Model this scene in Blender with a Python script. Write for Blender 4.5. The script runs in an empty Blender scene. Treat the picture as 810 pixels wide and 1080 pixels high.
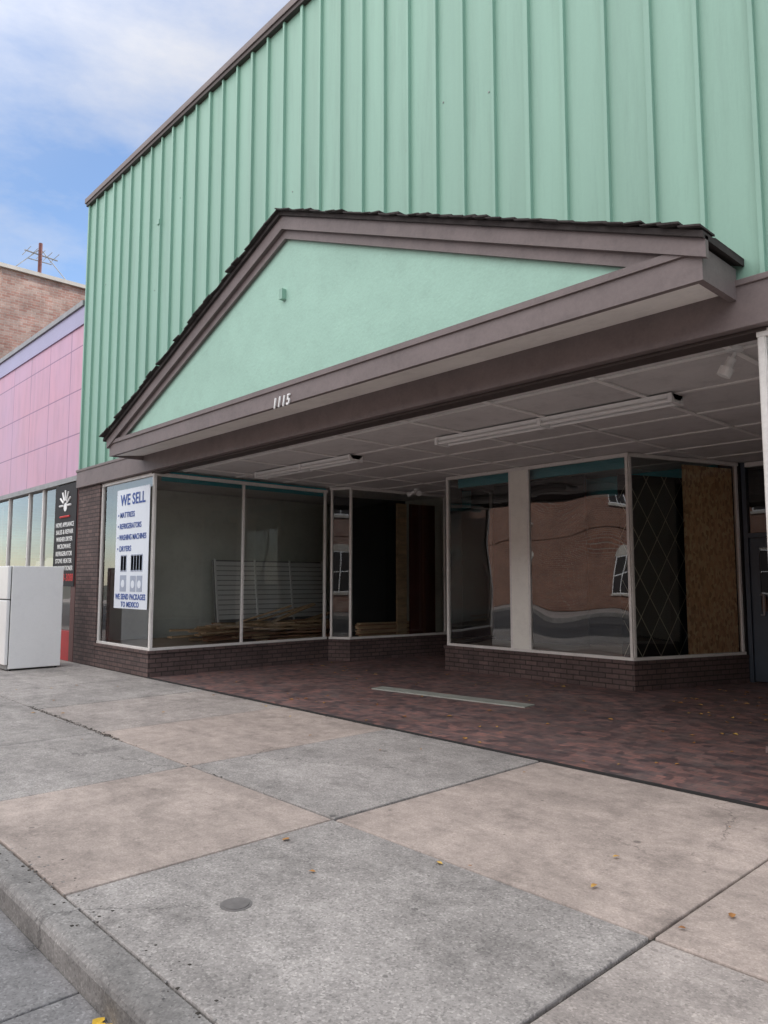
import bpy, math, random
from mathutils import Vector
random.seed(7)
S=bpy.context.scene
R=math.radians
# ------------------------------------------------------------------ materials
def newmat(name):
    m=bpy.data.materials.new(name); m.use_nodes=True
    nt=m.node_tree; nt.nodes.clear()
    out=nt.nodes.new('ShaderNodeOutputMaterial'); b=nt.nodes.new('ShaderNodeBsdfPrincipled')
    nt.links.new(b.outputs[0],out.inputs[0])
    return m,nt,b,out
def N(nt,t,**k):
    n=nt.nodes.new(t)
    for a,v in k.items():
        if a in n.inputs: n.inputs[a].default_value=v
        else: setattr(n,a,v)
    return n
def coords(nt,scale=(1,1,1)):
    tc=nt.nodes.new('ShaderNodeTexCoord'); mp=nt.nodes.new('ShaderNodeMapping')
    mp.inputs['Scale'].default_value=scale
    nt.links.new(tc.outputs['Object'],mp.inputs[0]); return mp.outputs[0]
def noise(nt,vec,scale,detail=4,rough=.6,out='Fac'):
    n=nt.nodes.new('ShaderNodeTexNoise'); n.inputs['Scale'].default_value=scale
    n.inputs['Detail'].default_value=detail; n.inputs['Roughness'].default_value=rough
    nt.links.new(vec,n.inputs['Vector']); return n.outputs[out]
def ramp(nt,fac,stops):
    r=nt.nodes.new('ShaderNodeValToRGB'); e=r.color_ramp.elements
    while len(e)<len(stops): e.new(.5)
    for i,(p,c) in enumerate(stops):
        e[i].position=p; e[i].color=(c[0],c[1],c[2],1) if hasattr(c,'__len__') else (c,c,c,1)
    nt.links.new(fac,r.inputs[0]); return r.outputs[0]
def mix(nt,a,b,fac,mode='MIX'):
    m=nt.nodes.new('ShaderNodeMix'); m.data_type='RGBA'; m.blend_type=mode
    def put(s,v):
        if hasattr(v,'is_linked'): nt.links.new(v,s)
        elif hasattr(v,'__len__'): s.default_value=(v[0],v[1],v[2],1)
        else: s.default_value=v
    put(m.inputs[0],fac); put(m.inputs[6],a); put(m.inputs[7],b); return m.outputs[2]
def bump(nt,b,h,strength=.3,dist=.01):
    bp=nt.nodes.new('ShaderNodeBump'); bp.inputs['Strength'].default_value=strength
    bp.inputs['Distance'].default_value=dist
    nt.links.new(h,bp.inputs['Height']); nt.links.new(bp.outputs[0],b.inputs['Normal'])
def paint(name,col,rough=.6,var=.18,sc=2.0,stretch=(1,1,1),bs=.15,bsc=60,grime=0.0,fine=.5,gst=(1,1,1)):
    m,nt,b,o=newmat(name); v=coords(nt,stretch)
    f=noise(nt,v,sc,6,.65)
    lo=[c*(1-var) for c in col]; hi=[min(1,c*(1+var*.7)) for c in col]
    c=ramp(nt,f,[(.3,lo),(.7,hi)])
    v2=coords(nt)
    if fine:
        f2=noise(nt,v2,38,3,.7)
        c=mix(nt,c,ramp(nt,f2,[(.35,.82),(.6,1.0)]),fine,'MULTIPLY')
    if grime:
        g=noise(nt,coords(nt,gst),5,8,.75)
        c=mix(nt,c,ramp(nt,g,[(.5,1.0),(.75,1-grime)]),1.0,'MULTIPLY')
    nt.links.new(c,b.inputs['Base Color']); b.inputs['Roughness'].default_value=rough
    bump(nt,b,noise(nt,v2,bsc,3),bs,.004)
    return m
def brickvec(nt):
    tc=nt.nodes.new('ShaderNodeTexCoord'); sp=nt.nodes.new('ShaderNodeSeparateXYZ')
    nt.links.new(tc.outputs['Object'],sp.inputs[0])
    ad=N(nt,'ShaderNodeMath',operation='ADD'); nt.links.new(sp.outputs[0],ad.inputs[0]); nt.links.new(sp.outputs[1],ad.inputs[1])
    cb=nt.nodes.new('ShaderNodeCombineXYZ'); nt.links.new(ad.outputs[0],cb.inputs[0]); nt.links.new(sp.outputs[2],cb.inputs[1])
    return cb.outputs[0]
def brick(name,c1,c2,mortar,bw=.21,bh=.07,ms=.007,rough=.85,vec=None,bstr=.6,grime=.25):
    m,nt,b,o=newmat(name); v=brickvec(nt) if vec is None else coords(nt,vec)
    t=nt.nodes.new('ShaderNodeTexBrick'); t.inputs['Scale'].default_value=1
    t.inputs['Brick Width'].default_value=bw; t.inputs['Row Height'].default_value=bh
    t.inputs['Mortar Size'].default_value=ms; t.inputs['Mortar Smooth'].default_value=.3
    t.inputs['Color1'].default_value=(*c1,1); t.inputs['Color2'].default_value=(*c2,1); t.inputs['Mortar'].default_value=(*mortar,1)
    nt.links.new(v,t.inputs['Vector'])
    v2=coords(nt); g=noise(nt,v2,1.6,8,.7)
    c=mix(nt,t.outputs['Color'],ramp(nt,g,[(.35,1-grime),(.65,1.1)]),1.0,'MULTIPLY')
    g2=noise(nt,v2,25,4,.7); c=mix(nt,c,ramp(nt,g2,[(.3,.7),(.65,1.1)]),.6,'MULTIPLY')
    nt.links.new(c,b.inputs['Base Color']); b.inputs['Roughness'].default_value=rough
    inv=N(nt,'ShaderNodeMath',operation='SUBTRACT'); inv.inputs[0].default_value=1; nt.links.new(t.outputs['Fac'],inv.inputs[1])
    ad=N(nt,'ShaderNodeMath',operation='MULTIPLY_ADD'); nt.links.new(g2,ad.inputs[0]); ad.inputs[1].default_value=.35; nt.links.new(inv.outputs[0],ad.inputs[2])
    bump(nt,b,ad.outputs[0],bstr,.008)
    return m
def concrete(name,c,agg=.4,stain=.35):
    m,nt,b,o=newmat(name); v=coords(nt)
    big=noise(nt,v,.9,8,.7); mid=noise(nt,v,7,6,.7); fine=noise(nt,v,110,3,.8)
    col=ramp(nt,big,[(.3,[x*(1-stain) for x in c]),(.7,[x*1.12 for x in c])])
    col=mix(nt,col,ramp(nt,mid,[(.3,.72),(.65,1.08)]),.8,'MULTIPLY')
    col=mix(nt,col,ramp(nt,fine,[(.3,.75),(.7,1.15)]),.7,'MULTIPLY')
    vo=nt.nodes.new('ShaderNodeTexVoronoi'); vo.inputs['Scale'].default_value=105; nt.links.new(v,vo.inputs['Vector'])
    sp=nt.nodes.new('ShaderNodeSeparateColor'); nt.links.new(vo.outputs['Color'],sp.inputs[0])
    col=mix(nt,col,ramp(nt,sp.outputs[0],[(0,.45),(.25,.9),(.8,1.05),(1,1.6)]),agg,'MULTIPLY')
    for sc_,r0,amt in ((1.9,.06,.85),(4.3,.07,.7),(9.0,.09,.5)):
        v3=nt.nodes.new('ShaderNodeTexVoronoi'); v3.inputs['Scale'].default_value=sc_; nt.links.new(v,v3.inputs['Vector'])
        s3=nt.nodes.new('ShaderNodeSeparateColor'); nt.links.new(v3.outputs['Color'],s3.inputs[0])
        mu=N(nt,'ShaderNodeMath',operation='MULTIPLY_ADD'); nt.links.new(s3.outputs[1],mu.inputs[0]); mu.inputs[1].default_value=r0*1.6; mu.inputs[2].default_value=-r0*.6
        su=N(nt,'ShaderNodeMath',operation='SUBTRACT'); nt.links.new(v3.outputs['Distance'],su.inputs[0]); nt.links.new(mu.outputs[0],su.inputs[1])
        col=mix(nt,col,ramp(nt,su.outputs[0],[(.0,.42),(.02,1.0)]),amt,'MULTIPLY')
    st=noise(nt,v,2.6,10,.8)
    col=mix(nt,col,ramp(nt,st,[(.50,1.0),(.68,.60)]),.9,'MULTIPLY')
    st2=noise(nt,coords(nt,(.6,1.4,1)),1.3,10,.75)
    col=mix(nt,col,ramp(nt,st2,[(.40,.74),(.54,1.0)]),.8,'MULTIPLY')
    wv=nt.nodes.new('ShaderNodeVectorMath'); wv.operation='MULTIPLY_ADD'; nt.links.new(noise(nt,v,2.2,6,.65,'Color'),wv.inputs[0]); wv.inputs[1].default_value=(.55,.55,.55); nt.links.new(v,wv.inputs[2])
    ve=nt.nodes.new('ShaderNodeTexVoronoi'); ve.feature='DISTANCE_TO_EDGE'; ve.inputs['Scale'].default_value=.38; nt.links.new(wv.outputs[0],ve.inputs['Vector'])
    crack=ramp(nt,ve.outputs['Distance'],[(.0005,.35),(.0028,1.0)])
    msk=ramp(nt,noise(nt,v,.5,3,.6),[(.48,0.0),(.56,.8)])
    col=mix(nt,col,crack,msk,'MULTIPLY')
    nt.links.new(col,b.inputs['Base Color']); b.inputs['Roughness'].default_value=.9
    ad=N(nt,'ShaderNodeMath',operation='ADD'); nt.links.new(fine,ad.inputs[0]); nt.links.new(sp.outputs[0],ad.inputs[1])
    bump(nt,b,ad.outputs[0],.35,.004)
    return m
def glass(name,k=1.6,wav=.0015,tint=.96,sc=1.1):
    m=bpy.data.materials.new(name); m.use_nodes=True; nt=m.node_tree; nt.nodes.clear()
    out=nt.nodes.new('ShaderNodeOutputMaterial'); tr=nt.nodes.new('ShaderNodeBsdfTransparent'); gl=nt.nodes.new('ShaderNodeBsdfGlossy')
    tr.inputs[0].default_value=(tint*.98,tint,tint*.99,1); gl.inputs['Roughness'].default_value=.0; gl.inputs[0].default_value=(1,1,1,1)
    v=coords(nt); h=noise(nt,v,sc,1,.4)
    bp=nt.nodes.new('ShaderNodeBump'); bp.inputs['Strength'].default_value=1; bp.inputs['Distance'].default_value=wav
    nt.links.new(h,bp.inputs['Height']); nt.links.new(bp.outputs[0],gl.inputs['Normal'])
    fr=nt.nodes.new('ShaderNodeFresnel'); fr.inputs[0].default_value=1.55
    mu=N(nt,'ShaderNodeMath',operation='MULTIPLY',use_clamp=True); nt.links.new(fr.outputs[0],mu.inputs[0]); mu.inputs[1].default_value=k
    mx=nt.nodes.new('ShaderNodeMixShader'); nt.links.new(mu.outputs[0],mx.inputs[0]); nt.links.new(tr.outputs[0],mx.inputs[1]); nt.links.new(gl.outputs[0],mx.inputs[2])
    nt.links.new(mx.outputs[0],out.inputs[0]); return m

M={}
M['green']=paint('green_metal_paint',(.255,.445,.355),.5,.11,1.0,(2.2,2.2,.12),.05,9,.14,fine=.12,gst=(1.6,1.6,.12))
M['greenl']=paint('light_green_stucco',(.375,.60,.50),.75,.08,1.5,(1,1,1),.9,28,.1,fine=.3)
M['brown']=paint('brown_trim_paint',(.185,.15,.147),.6,.15,2,(1,1,1),.2,40,.25)
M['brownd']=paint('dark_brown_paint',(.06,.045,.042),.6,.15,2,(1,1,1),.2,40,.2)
M['soffit']=paint('white_soffit_paint',(.86,.83,.79),.7,.10,1.5,(1,1,1),.2,40,.15,fine=.2)
M['trim']=paint('stone_trim',(.60,.56,.50),.8,.12,1.5,(1,1,1),.2,40,.2)
M['ceil']=paint('ceiling_paint',(.66,.64,.63),.7,.12,.9,(1,1,1),.2,40,.2,fine=.2)
M['batten']=paint('ceiling_batten_paint',(.86,.84,.82),.6,.08,1.5)
M['white']=paint('white_enamel',(.84,.84,.83),.35,.04,1.2,(1,1,1),.05,30,.06,fine=.1)
M['frame']=paint('window_frame_aluminium',(.76,.74,.71),.4,.10,3,(1,1,1),.1,40,.15)
M['shingle']=paint('asphalt_shingle',(.05,.042,.041),.95,.4,6,(1,1,1),.9,80,.2)
M['wall_in']=paint('interior_wall_paint',(.66,.67,.61),.8,.10,.8,(1,1,1),.1,30,.15,fine=.1)
M['pilaster']=paint('cream_panel_paint',(.80,.79,.73),.7,.08,.8,(1,1,1),.1,30,.12,fine=.1)
M['teal']=paint('teal_interior_paint',(.06,.38,.44),.7,.1,1.5)
M['black']=paint('black_panel',(.014,.014,.016),.5,.2,2)
M['dark']=paint('dark_interior',(.05,.045,.045),.9,.2,1)
M['floor_in']=paint('display_floor',(.42,.34,.27),.8,.2,1.5)
M['redbrown']=paint('red_brown_panel',(.16,.045,.036),.6,.2,2)
M['door']=paint('door_paint_dark_teal',(.035,.055,.08),.4,.2,2)
M['gold']=paint('lattice_strip',(.36,.34,.27),.5,.1,3)
M['red']=paint('red_paint',(.42,.02,.025),.5,.15,2,grime=.3)
M['maroon']=paint('maroon_paint',(.10,.03,.028),.5,.15,2,grime=.3)
M['blue']=paint('sign_blue_ink',(.035,.09,.34),.6,.02,2)
M['ink_l']=paint('sign_grey_ink',(.35,.40,.50),.6,.05,2)
M['signw']=paint('sign_white_vinyl',(.70,.76,.83),.45,.04,1,fine=0)
M['signb']=paint('sign_black_vinyl',(.015,.014,.016),.7,.05,1)
M['redink']=paint('sign_red_ink',(.6,.03,.03),.5,.02,1)
M['metal']=paint('weathered_metal',(.28,.28,.28),.45,.2,4,grime=.3)
M['plate']=paint('threshold_plate',(.36,.38,.34),.6,.15,4,grime=.3)
M['wood']=paint('plank_wood',(.66,.46,.28),.7,.35,3,(4,.4,4),.3,60)
M['woodr']=paint('plank_wood_red',(.42,.22,.13),.6,.3,3,(4,.4,4),.3,60)
M['rubber']=paint('black_rubber',(.02,.02,.02),.8,.1,3)
M['cast']=paint('cast_iron',(.17,.16,.155),.6,.2,20)
M['brick']=brick('dark_brick',(.15,.10,.092),(.10,.07,.067),(.05,.04,.038),.21,.072,.009,bstr=.9)
M['brickr']=brick('weathered_red_brick',(.42,.22,.17),(.50,.35,.29),(.48,.42,.37),grime=.4)
M['bricko']=brick('red_brick',(.34,.165,.105),(.25,.11,.075),(.38,.33,.28),.22,.075,.009)
M['joint']=paint('joint_filler',(.045,.040,.034),1,.3,8)
M['cgrey']=concrete('concrete_grey',(.395,.37,.35),.62,.25)
M['cpink']=concrete('concrete_tan',(.475,.40,.355),.28,.25)
M['cmid']=concrete('concrete_mid',(.43,.385,.355),.45,.25)
M['curb']=concrete('curb_concrete',(.35,.335,.32),.55,.5)
M['gutter']=concrete('gutter_concrete',(.27,.265,.265),.6,.4)
M['asphalt']=concrete('asphalt',(.075,.075,.078),.7,.3)
M['ground']=concrete('ground_soil',(.12,.12,.09),.4)
M['glass']=glass('window_glass',1.5,.0025,.98,.9)
M['glassr']=glass('window_glass_wavy',2.9,.034,.93,.62)
m,nt,b,o=newmat('vestibule_clay_tile'); v=coords(nt)
t=nt.nodes.new('ShaderNodeTexBrick'); t.inputs['Scale'].default_value=1; t.inputs['Brick Width'].default_value=.125; t.inputs['Row Height'].default_value=.062
t.inputs['Mortar Size'].default_value=.004; t.inputs['Color1'].default_value=(.24,.132,.118,1); t.inputs['Color2'].default_value=(.13,.094,.096,1); t.inputs['Mortar'].default_value=(.12,.10,.095,1)
nt.links.new(v,t.inputs['Vector'])
vo=nt.nodes.new('ShaderNodeTexVoronoi'); vo.distance='CHEBYCHEV'; vo.inputs['Scale'].default_value=9.5; vo.inputs['Randomness'].default_value=.7; nt.links.new(v,vo.inputs['Vector'])
sp=nt.nodes.new('ShaderNodeSeparateColor'); nt.links.new(vo.outputs['Color'],sp.inputs[0])
c=mix(nt,t.outputs['Color'],ramp(nt,sp.outputs[0],[(0,(.55,.6,.66)),(.5,(1,1,1)),(1,(1.4,1.25,1.2))]),1,'MULTIPLY')
c=mix(nt,c,ramp(nt,noise(nt,v,1.1,8,.7),[(.35,.7),(.65,1.12)]),1,'MULTIPLY')
c=mix(nt,c,(.26,.23,.21),ramp(nt,noise(nt,v,2.3,8,.75),[(.5,0.0),(.8,.5)]))
nt.links.new(c,b.inputs['Base Color']); 
nt.links.new(ramp(nt,noise(nt,v,3,5,.6),[(.3,.45),(.7,.7)]),b.inputs['Roughness'])
bump(nt,b,t.outputs['Fac'],-.3,.004); M['tile']=m
m,nt,b,o=newmat('osb_board')
vo=nt.nodes.new('ShaderNodeTexVoronoi'); vo.inputs['Scale'].default_value=30; nt.links.new(coords(nt,(1,1,.55)),vo.inputs['Vector'])
sp=nt.nodes.new('ShaderNodeSeparateColor'); nt.links.new(vo.outputs['Color'],sp.inputs[0])
c=ramp(nt,sp.outputs[0],[(0,(.60,.36,.19)),(.5,(.88,.58,.33)),(1,(.98,.78,.50))]); nt.links.new(c,b.inputs['Base Color']); b.inputs['Roughness'].default_value=.75
M['osb']=m
m,nt,b,o=newmat('pink_enamel_panels'); v=brickvec(nt)
t=nt.nodes.new('ShaderNodeTexBrick'); t.offset=0; t.inputs['Scale'].default_value=1; t.inputs['Brick Width'].default_value=1.2; t.inputs['Row Height'].default_value=.87
t.inputs['Mortar Size'].default_value=.012; t.inputs['Color1'].default_value=(.64,.32,.42,1); t.inputs['Color2'].default_value=(.60,.33,.44,1); t.inputs['Mortar'].default_value=(.27,.11,.2,1)
nt.links.new(v,t.inputs['Vector'])
c=mix(nt,t.outputs['Color'],ramp(nt,noise(nt,coords(nt),.35,4,.6),[(.35,(1.0,.92,.9)),(.7,(.86,.94,1.04))]),1,'MULTIPLY')
c=mix(nt,c,ramp(nt,noise(nt,coords(nt,(1.5,1.5,.25)),3,7,.7),[(.45,1.0),(.75,.78)]),1,'MULTIPLY')
nt.links.new(c,b.inputs['Base Color']); b.inputs['Roughness'].default_value=.4
M['pink']=m
M['lav']=paint('lavender_enamel',(.36,.33,.50),.4,.1,.7)
m,nt,b,o=newmat('dry_leaf'); oi=noise(nt,coords(nt),3,2)
nt.links.new(ramp(nt,oi,[(.35,(.22,.09,.03)),(.5,(.40,.20,.06)),(.65,(.60,.40,.09))]),b.inputs['Base Color']); b.inputs['Roughness'].default_value=.8
M['leaf']=m
M['leafy']=paint('yellow_leaf',(.75,.48,.04),.7,.2,8)

# ------------------------------------------------------------------ mesh builder
class MB:
    def __init__(s): s.v=[]; s.f=[]; s.m=[]; s.mats=[]
    def mi(s,k):
        if k not in s.mats: s.mats.append(k)
        return s.mats.index(k)
    def hexa(s,p,k):
        n=len(s.v); s.v+=[tuple(q) for q in p]; i=s.mi(k)
        for f in [(0,3,2,1),(4,5,6,7),(0,1,5,4),(1,2,6,5),(2,3,7,6),(3,0,4,7)]:
            s.f.append(tuple(n+a for a in f)); s.m.append(i)
    def box(s,x0,x1,y0,y1,z0,z1,k):
        s.hexa([(x0,y0,z0),(x1,y0,z0),(x1,y1,z0),(x0,y1,z0),(x0,y0,z1),(x1,y0,z1),(x1,y1,z1),(x0,y1,z1)],k)
    def poly(s,pts,k):
        n=len(s.v); s.v+=[tuple(p) for p in pts]; s.f.append(tuple(range(n,n+len(pts)))); s.m.append(s.mi(k))
    def prism(s,xy,z0,z1,k):
        n=len(xy)
        s.poly([(x,y,z1) for x,y in xy],k); s.poly([(x,y,z0) for x,y in reversed(xy)],k)
        for i in range(n):
            a=xy[i]; c=xy[(i+1)%n]; s.poly([(a[0],a[1],z0),(c[0],c[1],z0),(c[0],c[1],z1),(a[0],a[1],z1)],k)
    def yprism(s,xz,y0,y1,k):
        n=len(xz)
        s.poly([(x,y0,z) for x,z in xz],k); s.poly([(x,y1,z) for x,z in reversed(xz)],k)
        for i in range(n):
            a=xz[i]; c=xz[(i+1)%n]; s.poly([(a[0],y0,a[1]),(a[0],y1,a[1]),(c[0],y1,c[1]),(c[0],y0,c[1])],k)
    def wall(s,p,q,th,z0,z1,k,off=0.0):
        d=Vector((q[0]-p[0],q[1]-p[1])); n=Vector((-d.y,d.x)).normalized()
        a=Vector(p)+n*(off-th/2); b=Vector(q)+n*(off-th/2); c=Vector(q)+n*(off+th/2); e=Vector(p)+n*(off+th/2)
        s.hexa([(a.x,a.y,z0),(b.x,b.y,z0),(c.x,c.y,z0),(e.x,e.y,z0),(a.x,a.y,z1),(b.x,b.y,z1),(c.x,c.y,z1),(e.x,e.y,z1)],k)
    def strip(s,pts,o0,o1,z0,z1,k):
        """mitred wall band following a polyline, between offsets o0 and o1 (left = +)"""
        def off(o):
            P=[Vector(p) for p in pts]; out=[]
            for i in range(len(P)):
                ns=[]
                if i>0: d=(P[i]-P[i-1]).normalized(); ns.append(Vector((-d.y,d.x)))
                if i<len(P)-1: d=(P[i+1]-P[i]).normalized(); ns.append(Vector((-d.y,d.x)))
                if len(ns)==2:
                    mm=(ns[0]+ns[1]).normalized(); out.append(P[i]+mm*(o/max(.3,mm.dot(ns[0]))))
                else: out.append(P[i]+ns[0]*o)
            return out
        A=off(o0); B=off(o1)
        n=len(A)
        for i in range(n-1):
            a,b_,c,d=A[i],A[i+1],B[i+1],B[i]
            s.poly([(a.x,a.y,z0),(b_.x,b_.y,z0),(b_.x,b_.y,z1),(a.x,a.y,z1)],k)
            s.poly([(c.x,c.y,z0),(d.x,d.y,z0),(d.x,d.y,z1),(c.x,c.y,z1)],k)
            s.poly([(a.x,a.y,z1),(b_.x,b_.y,z1),(c.x,c.y,z1),(d.x,d.y,z1)],k)
            s.poly([(a.x,a.y,z0),(d.x,d.y,z0),(c.x,c.y,z0),(b_.x,b_.y,z0)],k)
        for a,d in ((A[0],B[0]),(A[-1],B[-1])): s.poly([(a.x,a.y,z0),(d.x,d.y,z0),(d.x,d.y,z1),(a.x,a.y,z1)],k)
    def beam(s,p,q,r,k,n=10):
        p=Vector(p);q=Vector(q);d=(q-p).normalized(); u=d.orthogonal().normalized(); w=d.cross(u)
        a=[p+(u*math.cos(t)+w*math.sin(t))*r for t in [2*math.pi*i/n for i in range(n)]]
        b=[x+(q-p) for x in a]
        for i in range(n): s.poly([a[i],a[(i+1)%n],b[(i+1)%n],b[i]],k)
        s.poly(list(reversed(a)),k); s.poly(b,k)
    def build(s,name,parent=None,bev=0,smooth=False):
        me=bpy.data.meshes.new(name); me.from_pydata(s.v,[],s.f)
        for k in s.mats: me.materials.append(M[k])
        me.polygons.foreach_set('material_index',s.m)
        me.update(); o=bpy.data.objects.new(name,me); S.collection.objects.link(o)
        if parent: o.parent=parent
        if bev:
            w=o.modifiers.new('bevel','BEVEL'); w.width=bev; w.segments=2; w.limit_method='ANGLE'
            bmw=o.modifiers.new('weld','WELD'); bmw.merge_threshold=.00005
            o.modifiers.move(1,0)
        return o
def empty(name):
    e=bpy.data.objects.new(name,None); S.collection.objects.link(e); return e
def text(body,name,x,y,z,size,k,parent,rz=0,bold=.0,sx=1,align='CENTER',shear=0,ext=.002,width=None,sp=1.0):
    cu=bpy.data.curves.new(name,'FONT'); cu.body=body; cu.size=size; cu.align_x=align; cu.align_y='CENTER'
    cu.extrude=ext; cu.offset=bold; cu.shear=shear; cu.space_character=sp
    ob=bpy.data.objects.new(name+'_tmp',cu); S.collection.objects.link(ob)
    bpy.context.view_layer.update()
    me=bpy.data.meshes.new_from_object(ob.evaluated_get(bpy.context.evaluated_depsgraph_get()))
    bpy.data.objects.remove(ob)
    me.materials.clear(); me.materials.append(M[k])
    if width:
        w=max(v.co.x for v in me.vertices)-min(v.co.x for v in me.vertices); sx=width/w
    o=bpy.data.objects.new(name,me); S.collection.objects.link(o)
    o.location=(x,y,z); o.rotation_euler=(R(90),0,R(rz)); o.scale=(sx,1,1); o.parent=parent
    return o

# ------------------------------------------------------------------ constants
F=5.3; XL=-14.2; XR=1.1; OL=-11.1; OR=-1.935
ZB=3.26; ZT=8.95; SILL=.42; CZ=3.32
# ------------------------------------------------------------------ ground
g=MB(); g.poly([(-300,-300,-.16),(300,-300,-.16),(300,300,-.16),(-300,300,-.16)],'ground'); g.build('ground')
g=MB(); g.poly([(-200,-9,-.140),(200,-9,-.140),(200,.72,-.140),(-200,.72,-.140)],'asphalt'); g.build('road')
g=MB(); 
x=-60.1
while x<30:
    g.box(x+.006,x+3.0-.006,.70,1.235,-.3,-.128,'gutter'); x+=3.0
g.build('gutter',None,.006)
g=MB(); x=-62.0
while x<30:
    y0=1.235
    prof=[(y0,-.3),(y0,-.035),(y0+.008,-.018),(y0+.022,-.006),(y0+.042,.0),(1.392,.0),(1.392,-.3)]
    n=len(prof); a=x+.005; b_=x+3.0-.005
    for i in range(n):
        p=prof[i];q=prof[(i+1)%n]; g.poly([(a,p[0],p[1]),(a,q[0],q[1]),(b_,q[0],q[1]),(b_,p[0],p[1])],'curb')
    g.poly([(a,p[0],p[1]) for p in prof],'curb'); g.poly([(b_,p[0],p[1]) for p in reversed(prof)],'curb')
    x+=3.0
g.build('curb')
g=MB()
g.poly([(-60,1.38,-.02),(30,1.38,-.02),(30,F+.02,-.02),(-60,F+.02,-.02)],'joint')
xs=[-1.63,-3.76,-5.62]; 
while xs[-1]>-58: xs.append(xs[-1]-1.85)
xs=xs[::-1]
while xs[-1]<28: xs.append(xs[-1]+1.95)
i0=xs.index(-3.76)
for i in range(len(xs)-1):
    for j,(ya,yb) in enumerate([(1.40,3.07),(3.07,F)]):
        k=i-i0
        if (k,j) in [(-1,0),(0,1),(-2,1)]: mt='cpink'
        elif (k,j) in [(0,0),(-1,1),(-2,0)]: mt='cgrey'
        elif (k,j)==(1,0): mt='cmid'
        elif (k,j)==(1,1): mt='cpink'
        else: mt=random.choice(['cgrey','cmid','cmid','cgrey'])
        dz=random.uniform(-.004,.004)
        jj=.008
        a,b2=xs[i]+jj,xs[i+1]-jj; c,d=ya+jj,yb-jj; e=lambda: random.uniform(-.004,.004)
        q=[(a+e(),c+e()),(b2+e(),c+e()),(b2+e(),d+e()),(a+e(),d+e())]
        g.hexa([(x_,y_,-.15) for x_,y_ in q]+[(x_,y_,dz) for x_,y_ in q],mt)
g.build('sidewalk',None,.008)
g=MB(); g.box(-200,200,-13,-9.16,-.3,-.01,'cmid'); g.box(-200,200,-9.15,-9.0,-.3,0,'curb'); g.build('sidewalk')
g=MB(); g.beam((-3.1,1.95,-.02),(-3.1,1.95,.004),.075,'cast',24); g.beam((-3.1,1.95,.0),(-3.1,1.95,.007),.06,'cast',24); g.build('water_valve_cover')
# ------------------------------------------------------------------ shop building
shop=empty('shop_building')
g=MB()
g.box(XL,XR,F,F+.25,ZB+.34,ZT-.02,'green')
g.build('green_metal_wall',shop)
g=MB(); x=XL+.02; i=0
while x<XR:
    w_=.034 if i%3 else .05
    g.box(x,x+w_,F-.042,F+.01,3.60,ZT-.03,'green'); x+=.385+random.uniform(-.012,.012); i+=1
for i in range(16):
    xx=random.uniform(XL+.3,XR-.3); zz=random.uniform(4.2,8.6); g.box(xx,xx+.016,F-.006,F-.001,zz,zz+.016,'metal')
g.box(-11.12,-11.04,F-.06,F-.0,7.35,7.43,'green')
g.build('wall_battens',shop,.006)
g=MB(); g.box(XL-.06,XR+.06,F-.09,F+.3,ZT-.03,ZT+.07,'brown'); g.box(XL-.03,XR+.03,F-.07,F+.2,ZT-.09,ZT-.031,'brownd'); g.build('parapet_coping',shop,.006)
g=MB()
g.box(XL,XL+.2,F+.26,28,0,8.7,'brickr'); g.box(XR-.2,XR,F+.26,28,0,8.7,'brickr'); g.box(XL+.21,XR-.21,28,28.2,0,8.7,'brickr')
g.box(XL+.21,XR-.21,F+.26,27.9,8.4,8.6,'dark'); g.box(XL+.21,XR-.21,12.6,12.7,0,8.3,'dark')
g.build('walls_and_roof',shop)
g=MB(); g.box(XL-.01,XR+.01,F-.06,F+.22,ZB,ZB+.33,'brown'); g.box(XL-.02,XR+.02,F-.075,F-.05,ZB+.30,ZB+.345,'brown')
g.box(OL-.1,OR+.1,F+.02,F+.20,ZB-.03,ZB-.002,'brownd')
g.build('facade_beam',shop,.005)
g=MB(); g.box(OL-.2,OR+.2,F+.022,12.4,-.2,.006,'tile'); g.box(OL,OR,F-.012,F+.02,-.2,.012,'rubber'); g.build('vestibule_floor',shop)
g=MB(); g.box(XL+.21,XR-.21,F+.23,12.58,CZ,CZ+.08,'ceil')
y=F+.55
while y<12.4:
    g.box(OL-.05,OR+.05,y,y+.05,CZ-.016,CZ-.001,'batten'); y+=1.0
x=OL+.4
while x<OR:
    g.box(x,x+.05,F+.235,12.4,CZ-.020,CZ-.0015,'batten'); x+=1.2
g.build('vestibule_ceiling',shop,.003)
for n,(a,b_) in enumerate([(-6.3,-3.2),(-10.4,-7.95)]):
    g=MB(); y=6.87
    g.hexa([(a,y-.06,CZ-.075),(b_,y-.06,CZ-.075),(b_,y+.06,CZ-.075),(a,y+.06,CZ-.075),(a,y-.12,CZ-.02),(b_,y-.12,CZ-.02),(b_,y+.12,CZ-.02),(a,y+.12,CZ-.02)],'white')
    for dy in (-.09,.09):
        g.beam((a+.05,y+dy,CZ-.085),(b_-.05,y+dy,CZ-.085),.019,'white',12)
    for xx in (a,b_-.04,(a+b_)/2): g.box(xx,xx+.04,y-.125,y+.125,CZ-.11,CZ-.018,'white')
    g.build('fluorescent_fixture',shop)
def spot(x,y,z,dirs,name):
    g=MB(); g.beam((x,y,z),(x,y,z-.03),.06,'white',16)
    for d in dirs:
        d=Vector(d).normalized(); p=Vector((x,y,z-.04)); 
        g.beam(p,p+d*.05,.015,'white'); g.beam(p+d*.05,p+d*.13,.035,'white',16); g.beam(p+d*.13,p+d*.20,.055,'white',16)
    g.build(name,shop)
spot(-2.25,5.85,CZ-.0,[(-.3,-.1,-.6)],'spot_lamp'); spot(-10.2,10.4,CZ,[(-.8,-.5,-.35),(.8,-.5,-.35)],'spot_lamp')
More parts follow.
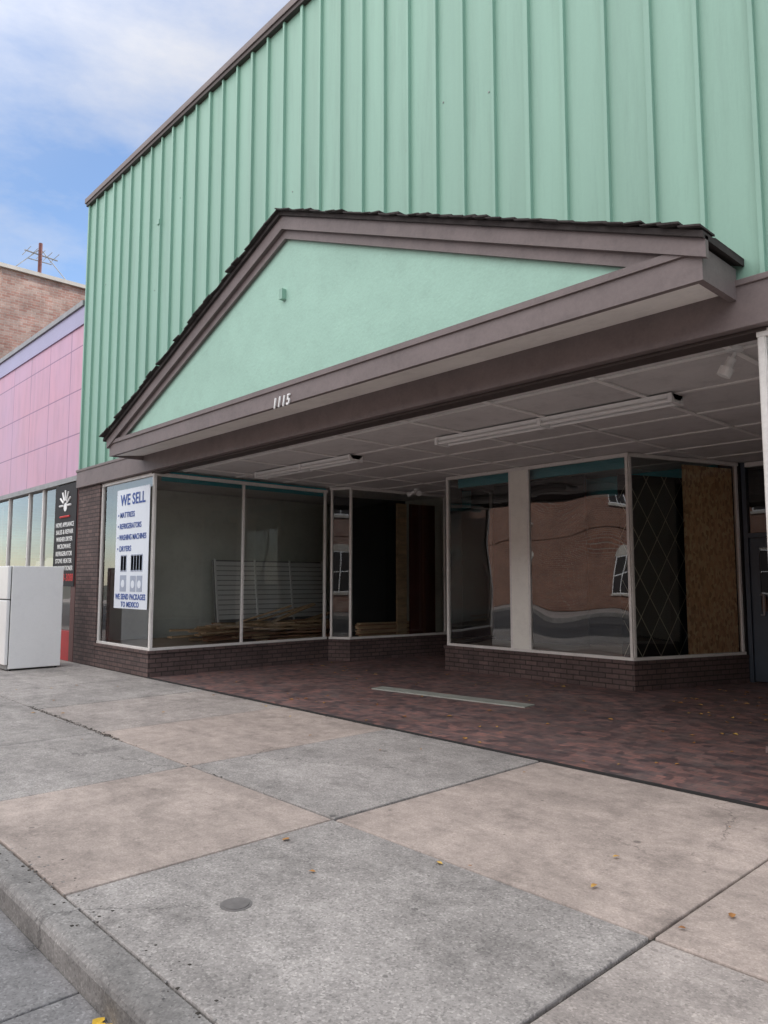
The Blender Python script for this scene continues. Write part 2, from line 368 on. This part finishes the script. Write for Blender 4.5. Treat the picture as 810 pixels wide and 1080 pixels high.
# ---- pediment
YP=4.7; PL=-11.4; PR=-1.99; AZ=5.60; FT=3.69; FB=3.46; AX=(PL+PR)/2-.02
sl=(AZ-FT)/(AX-PL)
g=MB()
g.box(PL,PR,YP,YP+.05,FB,FT,'brown')
g.box(PL+.0,PL+.05,YP+.051,F-.05,FB,FT,'brown'); g.box(PR-.05,PR,YP+.051,F-.05,FB,FT,'brown')
g.box(PL-.02,PR+.02,YP-.02,YP+.0,FT-.04,FT+.015,'brown')
def rake(y0,y1,lo,hi,k,e=0):
    g.yprism([(PL-e,FT+lo),(AX,AZ+lo),(AX,AZ+hi),(PL-e,FT+hi)][::-1],y0,y1,k)
    g.yprism([(AX,AZ+lo),(PR+e,FT+lo),(PR+e,FT+hi),(AX,AZ+hi)][::-1],y0,y1,k)
rake(YP-.035,YP+.01,-.10,.05,'brown',.04)
g.build('pediment_fascia',shop)
g=MB()
t=.20
g.yprism([(PL+.02,FT+.012),(PL+t/sl,FT+.012),(AX,AZ-t),(PR-t/sl,FT+.012),(PR-.02,FT+.012),(AX,AZ-.03)],YP+.012,YP+.05,'brown')
g.build('pediment_rake_board',shop)
g=MB(); g.yprism([(PL+.1,FT-.05),(PR-.1,FT-.05),(AX,AZ-.05)],YP+.06,YP+.12,'greenl'); g.box(-6.80,-6.74,YP+.0,YP+.06,4.70,4.82,'green'); g.build('pediment_stucco_face',shop)
g=MB(); g.hexa([(PL+.05,YP+.05,FB+.01),(PR-.05,YP+.05,FB+.01),(PR-.05,F-.06,FB+.07),(PL+.05,F-.06,FB+.07),(PL+.05,YP+.05,FB+.06),(PR-.05,YP+.05,FB+.06),(PR-.05,F-.06,FB+.11),(PL+.05,F-.06,FB+.11)],'soffit'); g.build('pediment_soffit',shop)
g=MB()
for s_ in (-1,1):
    ex=PL-.10 if s_<0 else PR+.04
    dx=abs(AX-ex); ez=AZ-sl*dx
    pts=[(ex,ez+.055),(AX,AZ+.055),(AX,AZ+.10),(ex,ez+.10)]
    if s_>0: pts=pts[::-1]
    g.yprism(pts,YP-.07,F,'shingle')
    L=math.hypot(dx,AZ-ez); n=int(L/.14)
    for i in range(n):
        t0=i/n; t1=(i+1.12)/n
        for (yy0,yy1) in [(YP-.10-random.uniform(0,.035),YP+.12),(YP+.13,YP+.33),(YP+.34,F)]:
            z0=ez+(AZ-ez)*t0+.09; z1=ez+(AZ-ez)*min(t1,1)+.10; a=ex+(AX-ex)*t0; b_=ex+(AX-ex)*min(t1,1)
            lift=random.uniform(.004,.040); h=random.uniform(.008,.018)
            q=[(a,yy0,z0+lift),(b_,yy0,z1),(b_,yy1,z1),(a,yy1,z0+lift)]
            if s_>0: q=[q[1],q[0],q[3],q[2]]
            g.hexa(q+[(p[0],p[1],p[2]+h) for p in q],'shingle')
g.build('pediment_shingle_roof',shop)
for i,ch in enumerate('1115'):
    text(ch,'house_number',-6.84+i*.085,YP-.010,FB+.03+.004*(i%2),.17,'white',shop,bold=.002,sx=.8,shear=.2,ext=.008)

# ---- display windows
def bulk(g,pts,side=1):
    g.strip(pts,0,side*.2,0,SILL-.062,'brick'); g.strip(pts,-side*.018,side*.215,SILL-.06,SILL-.012,'brick')
def window(g,gg,p,q,posts,side=1,gk='glass',top=CZ-.03,pw=.04,clip=0):
    P=Vector(p);Q=Vector(q); d=(Q-P); L=d.length; u=d/L
    for t in posts:
        a=P+u*(t*L); c=a-u*pw/2; e=a+u*pw/2
        g.wall(c,e,.056,SILL+.03,top-.035,'frame',side*.06)
    n=Vector((-d.y,d.x)).normalized()*side*.06
    a=P+n
    ts=sorted(posts)
    for t0,t1 in zip(ts[:-1],ts[1:]):
        aa=P+u*(t0*L)+n; cc=P+u*(t1*L)+n
        gg.poly([(aa.x,aa.y,SILL+.02),(cc.x,cc.y,SILL+.02),(cc.x,cc.y,top-.02),(aa.x,aa.y,top-.02)],gk)
def rails(g,pts,side,top=CZ-.03):
    g.strip(pts,side*.03,side*.09,SILL-.012,SILL+.03,'frame'); g.strip(pts,side*.03,side*.09,top-.035,top+.02,'frame')
def mirror(p): return (OL+OR-p[0],p[1])
P0=(-13.2,F); P1=(OL,F); P2=(OL,8.9); P3=(-10.72,9.12); P4=(-10.4,11.5)
for sgn in (0,1):
    pts=[P0,P1,P2,P3,P4]
    if sgn: pts=[mirror(p) for p in pts]
    side=1 if not sgn else -1
    g=MB(); w=MB(); gg=MB()
    bulk(g,pts,side)
    g.build('display_bulkhead',shop)
    window(w,gg,pts[0],pts[1],[0.01,.970],side,top=ZB-.03)
    window(w,gg,pts[1],pts[2],[0.018,.478,.985],side,top=ZB-.03)
    window(w,gg,pts[2],pts[3],[.10,.98],side)
    window(w,gg,pts[3],pts[4],[.02,.99],side)
    rails(w,pts[0:3],side,ZB-.03); rails(w,pts[2:],side)
    w.build('display_window_frame',shop,.003); gg.build('display_window_glass',shop)
    g=MB(); f=lambda x: x if not sgn else OL+OR-x
    def bx(a,b_,*r):
        a,b_=f(a),f(b_); g.box(min(a,b_),max(a,b_),*r)
    bx(-13.80,-13.72,F+.26,12.4,0,CZ-.01,'wall_in'); bx(-13.7,-10.6,11.75,11.85,SILL,CZ-.01,'wall_in')
    poly=[(-13.7,F+.12),(OL-.21,F+.12),(OL-.21,8.98),(-10.95,9.25),(-10.65,11.7),(-13.7,11.7)]
    poly=[(f(x),y) for x,y in poly]
    if sgn: poly=poly[::-1]
    g.prism(poly,.1,SILL-.02,'floor_in')
    bx(-11.22,-11.19,F+.2,8.9,CZ-.19,CZ-.03,'teal')
    g.build('display_interior',shop)
    g=MB(); bx(-14.19,-13.2,F-.004,F+.25,0,ZB-.002,'brick'); g.build('brick_pier',shop)
# island
I0=(-8.66,9.5); I1=(-5.17,9.5); I2=(-4.47,11.6); I3=(-9.36,11.6)
g=MB(); w=MB(); gg=MB()
bulk(g,[I3,I0,I1,I2],1)
g.build('island_bulkhead',shop)
window(w,gg,I0,I1,[.012,.40,.50,.985],1,'glassr'); window(w,gg,I1,I2,[.03,.98],1,'glass'); window(w,gg,I3,I0,[.02,.97],1,'glass')
rails(w,[I3,I0,I1,I2],1)
w.box(-8.66+.405*3.49,-8.66+.495*3.49,9.53,9.59,SILL+.03,CZ-.065,'pilaster')
w.build('island_window_frame',shop,.003); gg.build('island_window_glass',shop)
g=MB(); g.prism([(-8.5,9.72),(-5.35,9.72),(-4.75,11.55),(-9.1,11.55)],.1,SILL-.02,'floor_in')
g.box(-9.3,-4.5,11.62,11.72,0,CZ-.01,'dark'); g.box(-8.5,-5.35,9.70,9.73,CZ-.2,CZ-.02,'teal'); g.box(-8.9,-4.8,11.5,11.6,CZ-.35,CZ-.02,'teal')
g.box(-8.75,-6.8,11.0,11.06,SILL,CZ-.02,'dark')
g.build('island_interior',shop)
def door(x0,x1,y,zs=.3,fk='frame'):
    g=MB(); gg=MB()
    g.box(x0,x0+.06,y,y+.12,0,CZ-.02,fk); g.box(x1-.06,x1,y,y+.12,0,CZ-.02,fk); g.box(x0+.06,x1-.06,y,y+.12,2.15,2.22,'door'); g.box(x0+.06,x1-.06,y,y+.12,CZ-.09,CZ-.02,'frame')
    a,b_=x0+.065,x1-.065
    g.box(a,a+.13,y+.04,y+.085,.02,2.145,'door'); g.box(b_-.13,b_,y+.04,y+.085,.02,2.145,'door'); g.box(a+.13,b_-.13,y+.04,y+.085,.02,zs,'door'); g.box(a+.13,b_-.13,y+.04,y+.085,2.0,2.145,'door')
    g.beam((a+.18,y,1.0),(a+.18,y,1.3),.012,'metal')
    g.beam((a+.18,y,1.0),(a+.12,y+.04,1.0),.01,'metal'); g.beam((a+.18,y,1.3),(a+.12,y+.04,1.3),.01,'metal')
    gg.poly([(a+.13,y+.06,zs),(b_-.13,y+.06,zs),(b_-.13,y+.06,2.0),(a+.13,y+.06,2.0)],'glass'); gg.poly([(x0+.06,y+.06,2.22),(x1-.06,y+.06,2.22),(x1-.06,y+.06,CZ-.09),(x0+.06,y+.06,CZ-.09)],'glass')
    g.build('entrance_door',shop); gg.build('entrance_door_glass',shop)
door(-10.45,-9.36,11.6,.3,'wood'); door(-4.47,-2.6,11.62,1.05,'door')
g=MB(); c=Vector((-6.6,7.28)); ang=R(7); u=Vector((math.cos(ang),math.sin(ang)))
g.wall(tuple(c-u*1.2),tuple(c+u*1.2),.24,.004,.020,'plate'); g.build('metal_strip')
# ---- display contents
g=MB(); 
for i in range(12):
    z=.74+i*.098
    g.hexa([(-13.08-.0165*i,7.7,z),(-13.06-.0165*i,7.7,z),(-13.06-.0165*i,10.4,z),(-13.08-.0165*i,10.4,z),(-13.093-.0165*i,7.7,z+.084),(-13.073-.0165*i,7.7,z+.084),(-13.073-.0165*i,10.4,z+.084),(-13.093-.0165*i,10.4,z+.084)],'white')
g.hexa([(-13.14,7.68,.42),(-13.10,7.68,.42),(-13.10,10.42,.42),(-13.14,10.42,.42),(-13.34,7.68,1.93),(-13.30,7.68,1.93),(-13.30,10.42,1.93),(-13.34,10.42,1.93)],'metal')
for y in (7.66,8.6,9.5,10.4): g.hexa([(-13.02,y,.42),(-13.00,y,.42),(-13.00,y+.04,.42),(-13.02,y+.04,.42),(-13.24,y,1.95),(-13.22,y,1.95),(-13.22,y+.04,1.95),(-13.24,y+.04,1.95)],'white')
g.build('slatwall_panel')
g=MB()
for i in range(72):
    lay=i//8
    L=random.uniform(1.2,3.0)*(1-.05*lay); x=random.uniform(-12.7+.05*lay,-11.55-.03*lay); y=random.uniform(7.4,9.6)
    z=SILL-.01+lay*.036
    a=R(90+random.uniform(-30,30)); u=Vector((math.cos(a),math.sin(a)))*L/2; ww=random.uniform(.07,.14)
    p=Vector((x,y))-u; q=Vector((x,y))+u
    p.x=max(-12.95,min(-11.45,p.x)); q.x=max(-12.95,min(-11.45,q.x)); p.y=max(6.2,p.y); q.y=min(10.9,q.y)
    g.wall(tuple(p),tuple(q),ww,z,z+.033,random.choice(['wood','woodr','wood']))
for (x,y,a_,L) in [(-12.4,9.2,80,1.6),(-12.0,9.0,100,1.9),(-12.7,8.2,75,1.5),(-11.9,8.0,95,1.4),(-12.2,7.4,60,1.3)]:
    a=R(a_); u=Vector((math.cos(a),math.sin(a))); n_=Vector((-u.y,u.x))*.05; s0=Vector((x,y)); s1=s0+u*L*.9
    q=[s0-n_,s1-n_,s1+n_,s0+n_]; zz=[.66,1.02,1.02,.66]
    g.hexa([(p.x,p.y,z) for p,z in zip(q,zz)]+[(p.x,p.y,z+.03) for p,z in zip(q,zz)],'wood')
g.build('wood_plank_pile')
g=MB()
for i in range(9):
    g.wall((-11.15+random.uniform(-.1,.1),9.7),(-10.95+random.uniform(-.1,.05),11.2),.12,SILL-.01+i*.03,SILL-.01+i*.03+.026,random.choice(['wood','woodr']))
g.build('wood_plank_pile')
g=MB(); g.wall((-11.35,9.2),(-11.04,10.9),.03,SILL,3.18,'black'); g.build('black_board')
g=MB(); g.wall((-10.93,10.55),(-10.90,10.78),.06,SILL,3.1,'wood'); g.wall((-10.86,10.85),(-10.76,11.5),.03,SILL,3.1,'redbrown'); g.build('wood_stud_panel')
d=(Vector(I2)-Vector(I1)).normalized(); n=Vector((-d.y,d.x))
A=Vector(I1)+d*.12+n*.35; B=Vector(I1)+d*1.38+n*.30
g=MB(); g.wall(tuple(A),tuple(B),.02,SILL,3.05,'black')
LL=(B-A).length; uu=(B-A).normalized(); nn=Vector((uu.y,-uu.x))
def lp(s,z): q=A+uu*s+nn*.013; return Vector((q.x,q.y,z))
st=.34; hh=3.05-SILL
for k in range(-8,9):
    for sg_ in (1,-1):
        s0=k*st; pts=[]
        for i in range(61):
            z=SILL+hh*i/60; s_=s0+sg_*(z-SILL)*.6
            if 0<=s_<=LL: pts.append((s_,z))
        if len(pts)>1: g.beam(lp(*pts[0]),lp(*pts[-1]),.0055,'gold',6)
g.build('diamond_lattice_board')
g=MB(); A=Vector(I1)+d*1.14+n*.115; B=Vector(I1)+d*2.15+n*.115; g.wall(tuple(A),tuple(B),.02,SILL,3.22,'osb'); g.build('osb_board')
# ------------------------------------------------------------------ WE SELL sign
sg=empty('shop_window_sign')
SX0,SX1=-12.42,-11.17
g=MB(); g.box(SX0,SX1,F-.012,F-.004,1.05,3.05,'signw'); 
def pic(x,z,w,h,k): g.box(x,x+w,F-.016,F-.0125,z,z+h,k)
pic(-12.20,1.66,.24,.28,'ink_l'); pic(-12.18,1.68,.09,.24,'signw'); pic(-12.07,1.68,.09,.24,'signw'); pic(-11.80,1.66,.44,.28,'ink_l')
for i in range(4): pic(-11.785+.107*i,1.68,.085,.24,'signw')
pic(-12.20,1.33,.24,.27,'ink_l'); pic(-11.80,1.33,.2,.26,'ink_l'); pic(-11.56,1.33,.2,.26,'ink_l')
g.build('sign_board',sg)
g=MB()
for cx,cz in [(-12.08,1.46),(-11.70,1.45),(-11.46,1.45)]:
    g.beam((cx,F-.0165,cz),(cx,F-.019,cz),.065,'signw',20)
g.build('washer_doors',sg)
cx=(SX0+SX1)/2
text('WE SELL','headline',cx,F-.016,2.86,.26,'blue',sg,bold=.004,width=.95,sp=1.05)
for i,tx in enumerate(['MATTRESS','REFRIGERATORS','WASHING MACHINES','DRYERS']):
    text('• '+tx,'line_text',SX0+.07,F-.016,2.61-i*.19,.13,'blue',sg,bold=.001,width=[.64,.90,1.09,.54][i],align='LEFT',sp=1.05)
text('WE SEND PACKAGES','line_text',cx,F-.016,1.24,.13,'blue',sg,bold=.002,width=1.14,sp=1.08); text('TO MEXICO','line_text',cx,F-.016,1.115,.12,'blue',sg,bold=.002,width=.68,sp=1.08)
# ------------------------------------------------------------------ pink appliance store
st_=empty('appliance_store_building')
x0,x1=-20.0,XL-.012
g=MB(); g.box(x0,x1,F,F+.25,3.5,6.85,'pink'); g.box(x0,x1,F-.03,F+.01,6.5,6.855,'lav') ; g.box(x0-.02,x1,F-.07,F+.3,6.86,6.96,'metal'); g.box(x0,x1,F-.04,F+.2,3.42,3.52,'metal')
g.box(x0,x1,F+.26,26,6.5,6.6,'dark'); g.box(x0,x0+.2,F+.26,26,0,6.5,'brickr'); g.box(x0,x1,26,26.2,0,6.6,'brickr')
g.build('walls_and_roof',st_)
g=MB(); gg=MB()
g.box(-15.45,x1-.23,F,F+.2,0,.55,'red'); g.box(x0,-17.2,F,F+.2,0,.55,'red'); g.box(x0,x1,11.4,11.5,0,3.4,'wall_in'); g.box(x0,x1,F+.3,11.4,-.1,.02,'floor_in'); g.box(x0+.21,x1,F+.26,11.4,3.38,3.41,'ceil')
for xx in (x0,-18.6,-17.2,-16.3,-15.45): g.box(xx,xx+.06,F+.02,F+.1,.0,3.42,'frame')
g.box(x1-.22,x1,F-.004,F+.2,0,3.42,'maroon')
g.build('storefront_frame',st_)
gg.poly([(x0,F+.06,.5),(x1,F+.06,.5),(x1,F+.06,3.42),(x0,F+.06,3.42)],'glass'); gg.build('storefront_glass',st_)
asg=empty('appliance_store_sign')
SC=-14.83
g=MB(); g.box(-15.40,-14.26,F-.02,F-.008,1.40,3.40,'signb')
for i in range(7):
    a=R(180*i/6); g.beam((SC+.10*math.cos(a),F-.024,2.98+.10*math.sin(a)),(SC+.30*math.cos(a),F-.024,2.98+.30*math.sin(a)),.022,'white',6)
g.beam((SC,F-.021,2.95),(SC,F-.026,2.95),.085,'white',20); g.beam((SC-.25,F-.024,2.76),(SC+.25,F-.024,2.76),.02,'redink',6)
g.build('sign_board',asg)
for i,(tx,k,w_) in enumerate([('HOME APPLIANCE','white',.95),('SALES & REPAIR','white',.9),('WASHER DRYER','white',.85),('MICROWAVE','white',.7),('REFRIGERATOR','white',.85),('STOVE HEATER','white',.85),('AIR CONDITIONER','white',.98),('309-258-3088','redink',1.05)]):
    text(tx,'line_text',SC,F-.022,2.60-i*.142-(.04 if i==7 else 0),.125 if i<7 else .2,k,asg,bold=.001,width=w_,sp=1.08)
def fridge(x,y,w,dp,h,rz=0):
    e=empty('refrigerator')
    g=MB(); g.box(-w/2,w/2,-dp/2+.07,dp/2,.03,h,'white'); g.build('cabinet',e,.012)
    g=MB(); g.box(-w/2,w/2,-dp/2,-dp/2+.06,.1,h*.67,'white'); g.box(-w/2,w/2,-dp/2,-dp/2+.06,h*.68,h,'white'); g.build('doors',e,.015)
    g=MB(); g.box(-w/2+.01,w/2-.01,-dp/2+.055,-dp/2+.075,.1,h-.01,'rubber'); g.box(-w/2+.03,w/2-.03,-dp/2+.05,-dp/2+.1,.02,.1,'metal')
    for xx in (-w/2+.06,w/2-.06):
        for yy in (-dp/2+.12,dp/2-.06): g.beam((xx,yy,0),(xx,yy,.04),.02,'rubber')
    g.build('gasket_and_feet',e)
    g=MB(); xx=-w/2+.05
    g.box(xx,xx+.025,-dp/2-.045,-dp/2-.02,h*.42,h*.65,'white'); g.box(xx,xx+.025,-dp/2-.045,-dp/2-.02,h*.70,h*.86,'white')
    for z in (h*.42,h*.63,h*.70,h*.84): g.box(xx,xx+.025,-dp/2-.025,-dp/2+.002,z,z+.03,'white')
    g.build('handles',e,.005)
    e.location=(x,y,0); e.rotation_euler=(0,0,R(rz)); return e
fridge(-13.85,4.36,.72,.92,1.76)
fridge(-16.2,5.9,.80,.7,2.0); fridge(-17.2,6.0,.75,.7,1.95); fridge(-15.0,6.2,.75,.7,1.6)
# ------------------------------------------------------------------ brick buildings
bb=empty('brick_building')
g=MB(); g.box(-32,-20.03,F,28,0,9.5,'brickr'); g.box(-32.1,-19.95,F-.1,28.1,9.5,9.60,'trim'); g.build('walls',bb)
g=MB()
for x in range(4):
    for z in (1.0,5.2): 
        a=-31+x*2.8; g.box(a,a+1.5,F-.02,F-.003,z,z+2.2,'dark'); g.box(a-.06,a+1.56,F-.06,F-.0,z-.12,z,'frame'); g.box(a+.72,a+.78,F-.04,F-.021,z,z+2.2,'frame')
g.build('windows',bb)
an=empty('tv_antenna')
g=MB(); g.beam((-20.3,6.3,9.60),(-20.3,6.3,10.55),.05,'redbrown',10); g.beam((-20.3,5.9,10.25),(-20.3,6.75,10.2),.02,'metal'); g.beam((-20.3,6.0,10.05),(-20.3,6.6,10.05),.015,'metal')
for i in range(5): g.beam((-20.65,5.95+.18*i,10.24),(-19.95,5.95+.18*i,10.24),.009,'metal',6)
g.beam((-20.3,6.3,10.4),(-20.3,7.1,9.62),.012,'metal',6); g.beam((-20.3,6.3,10.4),(-20.3,5.6,9.62),.012,'metal',6)
g.build('mast',an)
def simple_brick(x0,x1,y0,y1,h,front,k,step=3.4):
    e=empty('brick_building'); g=MB(); g.box(x0,x1,y0,y1,0,h,k); g.box(x0-.08,x1+.08,y0-.1,y1+.1,h,h+.18,'trim')
    g.build('walls',e)
    g=MB(); yf=y1 if front>0 else y0; s=front
    def fb(a,b_,d0,d1,z0,z1,kk): 
        ya,yb=yf+s*d0,yf+s*d1; g.box(a,b_,min(ya,yb),max(ya,yb),z0,z1,kk)
    x=x0+.8
    while x+1.6<x1:
        fb(x,x+1.3,.002,.03,.9,3.0,'dark'); fb(x-.07,x+1.37,.0,.10,.78,.9,'trim')
        for a in (0,.62,1.24): fb(x+a,x+a+.06,.031,.06,.9,3.0,'white')
        for z in (.9,1.95,2.94): fb(x+.061,x+1.239,.031,.055,z,z+.06,'white')
        fb(x,x+1.3,.002,.03,4.8,6.8,'dark'); fb(x-.07,x+1.37,.0,.10,4.68,4.8,'trim')
        for a in (0,.62,1.24): fb(x+a,x+a+.06,.031,.06,4.8,6.8,'white')
        for z in (4.8,5.8,6.74): fb(x+.061,x+1.239,.031,.055,z,z+.06,'white')
        for zc in (3.0,6.8):
            arc=[(x+.65+.72*math.cos(R(180-t)),zc+.35*math.sin(R(t))) for t in range(0,181,20)]
            ya,yb=sorted((yf+s*.003,yf+s*.07)); g.yprism(arc,ya,yb,'trim')
        x+=step
    fb(x0,x1,.0,.05,3.75,3.88,k); fb(x0,x1,.0,.2,h-.6,h-.35,'trim')
    g.build('windows_and_trim',e); return e
simple_brick(-30,-9,-26,-13.2,8.6,1,'bricko',5.2); simple_brick(-52,-30.4,-26,-13.2,7.2,1,'brickr'); simple_brick(-8.6,16,-26,-13.2,7.6,1,'brickr')
simple_brick(1.2,14,F,26,8.0,-1,'bricko')
# ------------------------------------------------------------------ leaves
g=MB()
def leaf(x,y,z,s,k='leaf'):
    a=random.uniform(0,6.28); pts=[]
    prof=[(0,-1),(.45,-.5),(.6,.1),(.25,.6),(0,1),(-.3,.55),(-.55,.0),(-.4,-.55)]
    for (u,v) in prof:
        cu=abs(u)*random.uniform(.1,.5)
        px=u*s*random.uniform(.8,1.2); py=v*s
        pts.append((x+px*math.cos(a)-py*math.sin(a),y+px*math.sin(a)+py*math.cos(a),z+.004+cu*s))
    c=(x,y,z+.004)
    for i in range(8): g.poly([c,pts[i],pts[(i+1)%8]],k)
for i in range(80):
    leaf(random.uniform(-10.8,-2.3),random.uniform(5.4,9.2),.008,random.uniform(.02,.045))
for i in range(30):
    leaf(random.uniform(-12,-1),random.uniform(2.4,5.3),.006,random.uniform(.010,.030))
for i in range(60):
    leaf(random.uniform(-4.5,-2.2),random.uniform(8.2,11.0),.008,random.uniform(.025,.05))
for i in range(20):
    leaf(random.uniform(-12,-3.4),random.uniform(.9,1.2),-.126,random.uniform(.015,.035))
for dx,dy in ((0,0),(.03,.02),(-.035,.01)): leaf(-2.80+dx,1.19+dy,-.124,.035,'leafy')
g.build('fallen_leaves')
g=MB()
for i in range(620):
    if i<300: x=random.uniform(-9.6,-7.0); y=3.07+random.gauss(0,.02)
    elif i<380: x=random.uniform(-12,-4.2); y=random.choice([3.07,F-.01])+random.gauss(0,.012)
    else: x=random.uniform(-4.8,-1.8); y=1.42+random.gauss(0,.07)
    y=max(y,1.30)
    s=random.uniform(.002,.009); z=.0
    g.hexa([(x-s,y-s,z),(x+s,y-s*.7,z),(x+s*.8,y+s,z),(x-s*.7,y+s*.9,z),(x-s*.6,y-s*.5,z+s*.5),(x+s*.6,y-s*.5,z+s*.4),(x+s*.5,y+s*.5,z+s*.6),(x-s*.5,y+s*.5,z+s*.4)],'joint' if i<380 or i%3==0 else 'curb')
g.build('joint_debris')
# ------------------------------------------------------------------ world
el=R(38); az=R(22)
wd=bpy.data.worlds.new('World'); S.world=wd; wd.use_nodes=True; nt=wd.node_tree; nt.nodes.clear()
out=nt.nodes.new('ShaderNodeOutputWorld'); bg=nt.nodes.new('ShaderNodeBackground'); nt.links.new(bg.outputs[0],out.inputs[0])
sky=nt.nodes.new('ShaderNodeTexSky'); sky.sky_type='NISHITA'; sky.sun_disc=False; sky.sun_elevation=el; sky.sun_rotation=az
sky.dust_density=.3; sky.air_density=1.0; sky.ozone_density=1.6
tc=nt.nodes.new('ShaderNodeTexCoord'); mp=nt.nodes.new('ShaderNodeMapping'); mp.inputs['Scale'].default_value=(1,1,2.6); mp.inputs['Rotation'].default_value=(.2,.1,.6)
nt.links.new(tc.outputs['Generated'],mp.inputs[0])
f=noise(nt,mp.outputs[0],1.7,10,.6)
cm=ramp(nt,f,[(.43,0.0),(.70,.9)])
sk=mix(nt,sky.outputs[0],(1.6,1.6,1.65),1.0,'MULTIPLY')
base=mix(nt,sk,(5.6,5.6,5.8),cm)
dt=nt.nodes.new('ShaderNodeVectorMath'); dt.operation='DOT_PRODUCT'; nt.links.new(tc.outputs['Generated'],dt.inputs[0]); dt.inputs[1].default_value=Vector((-.1,-.60,.79)).normalized()
mr=nt.nodes.new('ShaderNodeMapRange'); mr.interpolation_type='SMOOTHSTEP'; mr.inputs['From Min'].default_value=.25; mr.inputs['From Max'].default_value=.95
nt.links.new(dt.outputs['Value'],mr.inputs['Value'])
fb_=ramp(nt,f,[(.3,.6),(.7,1.0)])
mm=nt.nodes.new('ShaderNodeMath'); mm.operation='MULTIPLY'; nt.links.new(mr.outputs[0],mm.inputs[0]); nt.links.new(fb_,mm.inputs[1])
col=mix(nt,base,(19.8,19.1,18.7),mm.outputs[0])  # added bright cloud patch, high behind the camera, to lift the shaded sidewalk
nt.links.new(col,bg.inputs[0]); bg.inputs[1].default_value=.15
sun=bpy.data.lights.new('sun','SUN'); sun.energy=4.0; sun.angle=R(.5); sun.color=(1,.94,.86)
so=bpy.data.objects.new('sun',sun); S.collection.objects.link(so)
dirv=Vector((math.sin(az)*math.cos(el),math.cos(az)*math.cos(el),math.sin(el)))
so.rotation_euler=(-dirv).to_track_quat('-Z','Y').to_euler()
# ------------------------------------------------------------------ camera
cam=bpy.data.cameras.new('camera'); co=bpy.data.objects.new('camera',cam); S.collection.objects.link(co)
co.location=(0,0,1.5); co.rotation_euler=(R(95.35),0,R(47)); cam.sensor_fit='VERTICAL'; cam.sensor_height=36; cam.lens=26; cam.clip_end=1000
S.camera=co
S.view_settings.view_transform='Standard'; S.view_settings.look='None'; S.view_settings.exposure=0
